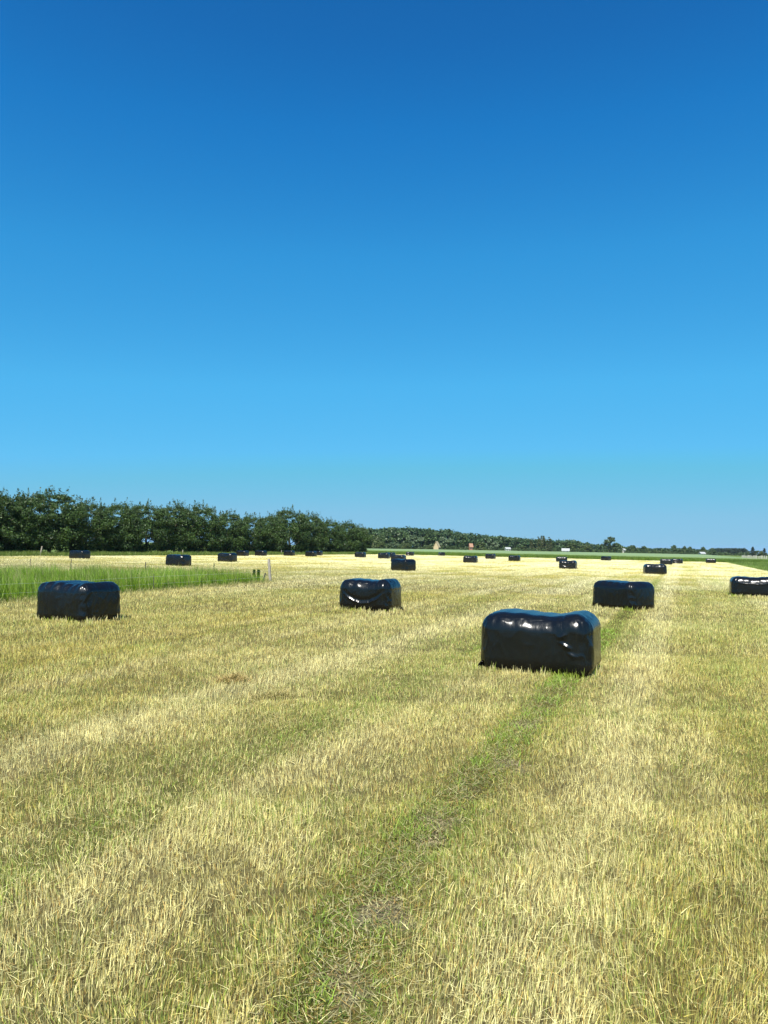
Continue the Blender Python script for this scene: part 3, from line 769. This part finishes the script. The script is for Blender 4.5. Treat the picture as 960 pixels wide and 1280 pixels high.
def hedge_tree(seed, W=8.2, HT=7.0):
    """a wild broadleaf grown down to the ground, feathery at the top"""
    rng = np.random.default_rng(seed); pl = Pile()
    cs, rs_ = [], []
    for _ in range(210):
        f = rng.random()**.85                         # height fraction
        prof = (.78+.22*math.sin(min(1, f/.45)*math.pi/2))*(1 if f < .6 else math.sqrt(max(0, 1-((f-.6)/.42)**2)))
        a_ = rng.random()*6.28; q = prof*math.sqrt(rng.uniform(.25, 1))
        cs.append(np.array([math.cos(a_)*q*W*.5, math.sin(a_)*q*W*.36, .45+f*(HT*.86)])); rs_.append(rng.uniform(.45, .95)*(1 if f < .7 else .62))
    lo = [i for i in range(len(cs)) if cs[i][2] < HT*.66]; hi = [i for i in range(len(cs)) if cs[i][2] >= HT*.66]
    crown(pl, rng, [cs[i] for i in lo], [rs_[i] for i in lo], 210, .205, (.018, .042, .012), (.064, .115, .024), .7)
    crown(pl, rng, [cs[i] for i in hi], [rs_[i] for i in hi], 80, .19, (.020, .046, .014), (.066, .118, .028), .6)
    # sprays standing out of the top
    for _ in range(40):
        a_ = rng.random()*6.28; q = math.sqrt(rng.random())
        b = np.array([math.cos(a_)*q*W*.46, math.sin(a_)*q*W*.3, HT*(.9-.22*q*q)])
        ln = rng.uniform(.5, 1.6); dr = np.array([rng.normal(0, .28), rng.normal(0, .28), 1])
        n = 42; f = rng.random((n, 1))
        P = b+dr*ln*f+rng.normal(size=(n, 3))*.2*(1.1-f)
        nr = rng.normal(size=(n, 3)); nr /= np.linalg.norm(nr, axis=1, keepdims=True)
        u = rng.random((n, 1)); col = np.array([.03, .055, .016])*(1-u)+np.array([.07, .11, .03])*u
        pl.add(*leaf_quads(P, nr, .12+.12*rng.random(n), rng, col, .5))
    return pl.mesh('crown', M_LEAF), trunk_mesh(rng, HT*.8, .16, 9, W*.4)
HV = [hedge_tree(200+k) for k in range(6)]
TREES = [ # px, top y, width scale, label
 (-62, 604, 1.1, 'hedgerow tree at the far left end, crown cut by the frame'),
 (-8, 611, 1.0, 'hedgerow tree at the left frame edge with an airy sky pierced top'),
 (30, 614, 0.9, 'slim hedgerow tree between the left frame edge and the broad feathery crown'),
 (62, 609, 1.05, 'hedgerow tree with the broad feathery crown behind the leaning post'),
 (108, 622, 1.0, 'hedgerow tree directly behind the far left bale at the hedgerow foot'),
 (148, 625, 1.0, 'hedgerow tree with twiggy top, first right of the far left bale'),
 (183, 626, 1.0, 'hedgerow tree with a sky hole under its top, left of the larger bale'),
 (218, 627, 1.0, 'hedgerow tree rising directly behind the larger bale and its short post'),
 (250, 628, 1.0, 'hedgerow tree with a rounded dark top between two bales at its foot'),
 (284, 637, 1.0, 'hedgerow tree with one stray twig, behind the second left bale'),
 (313, 641, 1.0, 'low hedgerow tree in the dip left of the tallest rounded crown'),
 (338, 641, 0.8, 'narrow hedgerow tree touching the left side of the tallest rounded crown'),
 (362, 633, 1.15, 'tallest rounded hedgerow tree in the right half of the row'),
 (388, 641, 0.9, 'hedgerow tree just right of the tallest rounded crown, behind a bale pair'),
 (412, 648, 1.0, 'third hedgerow tree from the right end, with a flat top'),
 (433, 650, 0.95, 'second hedgerow tree from the right end of the row'),
 (447, 655, 0.85, 'last hedgerow tree at the right end, drooping towards the crop'),
]
for i, (px, yt, ws, lab) in enumerate(TREES):
    k = at_depth(px, 1.)[0]; Yp = (P0-4.2)/(k*CT-ST); c = (k*Yp, Yp)
    h = z_of(px, yt, Yp); cm, tm = HV[i % 6]
    root = empty('hedgerow_tree', (c[0], c[1], 0), -TH+math.pi/2+(math.pi if i % 2 else 0)+.15*random.uniform(-1, 1))
    tag(root, lab, 'tree', 'dark hedgerow trees at the left')
    ks = h/7.35
    root.scale = (max(.85, ks)*ws, max(.85, ks), ks)
    link('trunk', tm, root); link('crown', cm, root)

# far trees
def far_tree(kind, seed):
    rng = np.random.default_rng(seed); pl = Pile(); HT = 10.
    if kind == 'round':
        cs = []; rr = []
        for _ in range(42):
            d = rng.normal(size=3); d /= np.linalg.norm(d); q = rng.uniform(.45, 1)
            cs.append(np.array([d[0]*4.2*q, d[1]*4.2*q, 5.4+d[2]*4.0*q])); rr.append(rng.uniform(.9, 1.6))
        crown(pl, rng, cs, rr, 95, .95, (.032, .066, .022), (.08, .13, .038))
        tr = trunk_mesh(rng, 7, .3, 6, 3)
    elif kind == 'pale':
        cs = []; rr = []
        for _ in range(40):
            d = rng.normal(size=3); d /= np.linalg.norm(d); q = rng.uniform(.4, 1)
            cs.append(np.array([d[0]*4.6*q, d[1]*4.2*q, 4.9+d[2]*4.4*q])); rr.append(rng.uniform(.8, 1.5))
        crown(pl, rng, cs, rr, 95, .9, (.07, .11, .05), (.14, .19, .10))
        tr = trunk_mesh(rng, 7, .25, 6, 3)
    elif kind == 'bush':
        cs = []; rr = []
        for _ in range(36):
            a_ = rng.random()*6.28; q = math.sqrt(rng.random()); z = rng.random()
            cs.append(np.array([math.cos(a_)*5.5*q*(1-.4*z), math.sin(a_)*4*q*(1-.4*z), 1+z*8])); rr.append(rng.uniform(.9, 1.7))
        crown(pl, rng, cs, rr, 95, .95, (.045, .075, .018), (.105, .14, .04))
        tr = trunk_mesh(rng, 5, .22, 6, 3)
    elif kind == 'spiky':
        cs = []; rr = []
        for _ in range(15):
            x0, y0 = rng.normal(0, 3.1), rng.normal(0, 1.5); hh = 10.3-.09*x0*x0+rng.normal(0, .5)
            for z in np.linspace(.8, hh, 9):
                cs.append(np.array([x0+rng.normal(0, .2), y0, z])); rr.append(.95*(1-.65*z/hh)+.12)
        crown(pl, rng, cs, rr, 22, .6, (.05, .06, .02), (.09, .105, .035), 1.2)
        tr = trunk_mesh(rng, 6, .2, 6, 2.4)
    elif kind == 'open':
        cs = []; rr = []
        for _ in range(34):
            a_ = rng.random()*6.28; z = rng.uniform(.32, 1); q = math.sqrt(rng.random())*(.75+.45*math.sin(z*3.1))
            cs.append(np.array([math.cos(a_)*3.4*q, math.sin(a_)*3.4*q, z*9.4])); rr.append(rng.uniform(.6, 1.15))
        crown(pl, rng, cs, rr, 95, .75, (.035, .06, .025), (.075, .115, .045))
        tr = trunk_mesh(rng, 8, .3, 8, 2.6)
    else:                                             # cone
        cs = []; rr = []
        for z in np.linspace(.7, 9.6, 16):
            for _ in range(4):
                a_ = rng.random()*6.28; q = 2.1*(1-z/10.4)
                cs.append(np.array([math.cos(a_)*q, math.sin(a_)*q, z])); rr.append(.5+.7*(1-z/10))
        crown(pl, rng, cs, rr, 28, .55, (.016, .032, .016), (.036, .058, .026))
        tr = trunk_mesh(rng, 8, .2, 4, 1)
    return pl.mesh('crown', M_LEAF), tr
FT = {(k, j): far_tree(k, 300+17*i+j) for i, k in enumerate(('round', 'pale', 'bush', 'spiky', 'open', 'cone')) for j in range(2)}
def wood_depth(px): return 430+max(0, px-455)*.42
FAR = [ # px, top y, width px, kind, depth add, label
 (466, 665, 26, 'bush', -25, 'dark bush at the wood edge touching the end of the hedgerow'),
 (483, 662, 24, 'round', 8, 'rounded dark tree of the far wood nearest the hedgerow end'),
 (474, 675, 20, 'bush', -40, 'low yellowish bush at the wood edge right of the hedgerow end'),
 (492, 676, 14, 'pale', -42, 'small pale bush at the wood edge left of the rusty bush'),
 (508, 677, 14, 'bush', -44, 'low rusty olive bush at the foot of the silvery tree'),
 (519, 665, 24, 'pale', -25, 'large silvery pale tree standing before the far wood'),
 (500, 660, 26, 'round', 15, 'tall dark tree behind the rusty bush in the far wood'),
 (540, 660, 26, 'round', 15, 'tall dark tree behind the thatched gable in the far wood'),
 (536, 680, 9, 'bush', -44, 'small round bush left of the thatched gable'),
 (557, 668, 22, 'pale', -20, 'greyish green tree right of the thatched gable'),
 (578, 664, 20, 'round', -4, 'domed dark tree left of the red roofed house'),
 (600, 677, 20, 'bush', -36, 'reddish olive bush right of the red roofed house'),
 (615, 673, 18, 'pale', -24, 'pale domed tree between the red roof and the white house'),
 (652, 682, 20, 'bush', -20, 'low wide bush right of the white house'),
 (678, 671.5, 34, 'spiky', -14, 'brownish clump of upright spiky poplars left of the tiled barn'),
 (713, 678, 22, 'bush', -8, 'olive tree above the sloping barn roof'),
 (731, 679, 22, 'bush', -6, 'yellowish tree between the sloping barn roof and the tall tree'),
 (761, 670.2, 19, 'open', -20, 'tall open crowned tree standing above the right tree line'),
 (771, 677, 16, 'round', -14, 'rounded tree leaning on the right side of the tall open tree'),
 (791, 680.3, 13, 'round', -4, 'dome shaped tree first right of the tall open tree and white wall'),
 (805, 681, 11, 'round', -4, 'small round tree standing clear of the hedge with a gap on its left'),
 (843, 680, 9, 'round', -4, 'highest round tree above the touching pair of bales'),
 (855.5, 681, 8, 'round', -4, 'round tree next right of the highest one above the bale pair'),
 (863, 682, 7, 'round', 2, 'smallest round tree left of the low grey roof'),
 (879, 682, 8, 'round', -6, 'dark upright tree directly behind the low grey roof'),
 (891, 684, 9, 'round', -4, 'low round tree at the left end of the flat topped shelterbelt'),
 (941, 683, 8.5, 'cone', -40, 'dark conical tree at right above the fence posts'),
 (955.5, 684.8, 7.5, 'cone', -40, 'smaller conical tree at the right frame edge above the fence posts'),
 (948, 687, 14, 'bush', -40, 'low dark bush between the two conical trees'),
]
for i, (px, yt, wpx, kind, da, lab) in enumerate(FAR):
    Yp = wood_depth(px)+da; c = at_depth(px, Yp); h = z_of(px, yt, Yp)
    cm, tm = FT[(kind, i % 2)]
    wid = {'round': 10.6, 'pale': 11, 'bush': 12, 'spiky': 13.5, 'open': 9, 'cone': 5.2}[kind]
    root = empty('far_tree', (c[0], c[1], 0), random.uniform(-.5, .5)); tag(root, lab, 'tree', 'trees of the distant wood edge')
    sx = wpx/F*Yp/wid*1.05; root.scale = (sx, sx, h/10.4)
    link('trunk', tm, root); link('crown', cm, root)

# the wood behind, one mass
PROF = [(440, 660), (462, 660), (480, 659), (500, 658.5), (520, 659), (545, 662), (560, 660.5), (575, 665), (590, 666), (603, 668), (620, 669.5), (640, 671), (660, 672.8), (680, 674), (700, 674.8), (715, 674.6), (730, 677.8), (745, 679.8), (760, 681), (775, 682.4), (800, 684.8), (820, 685), (835, 685), (850, 685.3), (870, 686.4), (890, 687.5), (896, 690)]
def woodland():
    rng = np.random.default_rng(77); pl = Pile(); cs = []; rr = []
    px = np.array([a for a, _ in PROF]); py = np.array([b for _, b in PROF])
    for _ in range(2600):
        x = rng.uniform(440, 896); Yp = wood_depth(x)+rng.uniform(18, 60)
        top = z_of(x, np.interp(x, px, py)+rng.normal(0, .35), Yp)
        z = top*rng.random()**.6
        r = min(rng.uniform(1.3, 2.4), top*.25)
        c = at_depth(x, Yp); cs.append(np.array([c[0], c[1], max(.8, z-r*.8)])); rr.append(r)
    crown(pl, rng, cs, rr, 46, 1.6, (.028, .062, .026), (.068, .118, .042))
    tag(link('distant_wood', pl.mesh('distant_wood', M_LEAF)), 'dark distant wood closing the horizon beyond the crop', 'wood', kind='stuff')
    # low hedge line in front of the wood
    pl = Pile(); cs = []; rr = []
    for _ in range(700):
        x = rng.uniform(440, 965); Yp = wood_depth(x)+rng.uniform(-30, 10)
        c = at_depth(x, Yp); r = rng.uniform(.8, 1.5); cs.append(np.array([c[0], c[1], r*.7+rng.random()*1.6])); rr.append(r)
    crown(pl, rng, cs, rr, 34, .8, (.03, .058, .018), (.08, .115, .034))
    tag(link('far_hedge', pl.mesh('far_hedge', M_LEAF)), 'low dark hedge running along the far side of the crop', 'hedge', kind='stuff')
    # flat topped shelterbelt at the right
    pl = Pile(); cs = []; rr = []
    Yp = 780
    for _ in range(800):
        x = rng.uniform(894, 936); top = z_of(x, 684.6 if x < 931 else 684.6+(x-931)*.8, Yp)
        c = at_depth(x, Yp+rng.uniform(0, 25)); r = rng.uniform(1, 1.7)
        cs.append(np.array([c[0], c[1], max(.8, (top-r)*rng.random()**.5)])); rr.append(r)
    crown(pl, rng, cs, rr, 40, 1.0, (.022, .046, .030), (.038, .066, .036))
    o = link('shelterbelt', pl.mesh('shelterbelt', M_LEAF)); tag(o, 'smooth flat topped bluish green shelterbelt at the far right', 'hedge')
woodland()

# ------------------------------------------------------------------ far buildings
def box(bm, x0, x1, y0, y1, z0, z1):
    v = [bm.verts.new((x, y, z)) for z in (z0, z1) for x, y in ((x0, y0), (x1, y0), (x1, y1), (x0, y1))]
    for f in ((0, 1, 5, 4), (1, 2, 6, 5), (2, 3, 7, 6), (3, 0, 4, 7), (4, 5, 6, 7), (3, 2, 1, 0)): bm.faces.new([v[i] for i in f])
def house(px, da, w_, d_, eave, ridge, rz, mwall, mroof, lab, cat='house', name='farmhouse', gable=False):
    Yp = wood_depth(px)+da; c = at_depth(px, Yp)
    root = empty(name, (c[0], c[1], 0), rz); tag(root, lab, cat)
    bm = bmesh.new(); box(bm, -w_/2, w_/2, -d_/2, d_/2, -.2, eave)
    # gables
    for sx in (-1, 1):
        a_ = [bm.verts.new((sx*w_/2, -d_/2, eave)), bm.verts.new((sx*w_/2, d_/2, eave)), bm.verts.new((sx*w_/2, 0, ridge-.12))]
        bm.faces.new(a_ if sx > 0 else a_[::-1])
    link('wall', to_mesh(bm, 'wall', mwall), root)
    bm = bmesh.new()
    for sy in (-1, 1):
        o_ = .35; p_ = [(-w_/2-o_, sy*(d_/2+o_), eave-.25), (w_/2+o_, sy*(d_/2+o_), eave-.25), (w_/2+o_, 0, ridge), (-w_/2-o_, 0, ridge)]
        lo = [bm.verts.new(q) for q in p_]; hi = [bm.verts.new((q[0], q[1], q[2]+.2)) for q in p_]
        bm.faces.new(lo); bm.faces.new(hi)
        for i in range(4): bm.faces.new((lo[i], lo[(i+1) % 4], hi[(i+1) % 4], hi[i]))
    link('roof', to_mesh(bm, 'roof', mroof), root)
    for x in (-w_*.24, w_*.24):
        bm = bmesh.new(); box(bm, x-.3, x+.3, -d_/2-.06, -d_/2-.003, eave*.45, eave*.8); link('window', to_mesh(bm, 'window', M_PANE), root)
M_PANE = plain_mat('window_glass', (.04, .05, .06), .15, .1)
M_WHITE = plain_mat('white_render', (.40, .40, .38), .8, .06); M_RED = plain_mat('red_tiles', (.29, .16, .10), .8, .15)
M_BRICK = plain_mat('brick_wall', (.33, .16, .1), .85, .2); M_THATCH = plain_mat('thatch', (.42, .34, .2), .9, .2)
M_GREY = plain_mat('grey_roof', (.34, .35, .35), .6, .12)
house(546, -38, 4.5, 2.9, 2.0, 5.2, R(74), M_THATCH, M_THATCH, 'steep thatched gable before the far wood', 'house', 'thatched_house')
house(588.5, -38, 1.7, 2.4, 2.6, 4.5, R(10), M_BRICK, M_RED, 'small brick house with orange red roof at the wood edge')
house(634.5, -44, 2.8, 2.6, 1.9, 2.7, R(12), M_WHITE, M_GREY, 'small white house low at the wood edge', 'house', 'white_house')
house(707, -42, 4.6, 4, 1.5, 2.8, R(-14), M_GREY, M_GREY, 'long low barn with a pale sloping roof behind the crop', 'barn', 'barn')
house(877.5, -50, 3.4, 4, 1.4, 2.4, R(5), M_GREY, M_GREY, 'low pale roofed shed at the right behind the crop', 'shed', 'shed')
house(779.5, -20, 1.6, 2.0, 2.9, 3.7, R(30), M_WHITE, M_GREY, 'white walled house just right of the tall open tree', 'house', 'white_house')

# ------------------------------------------------------------------ summer haze
bm = bmesh.new(); box(bm, -3100, 3100, -900, 3500, -1.1, 24)
mt, nt, nd, L = new_mat('summer_haze')
pv_ = N(nt, 'ShaderNodeVolumePrincipled'); pv_.inputs['Color'].default_value = (.80, .9, 1, 1); pv_.inputs['Density'].default_value = .00007
pv_.inputs['Anisotropy'].default_value = .2
o_ = N(nt, 'ShaderNodeOutputMaterial'); L.new(pv_.outputs[0], o_.inputs['Volume'])
tag(link('haze', to_mesh(bm, 'haze', mt)), 'thin pale summer haze lying over the fields', 'haze', kind='stuff')
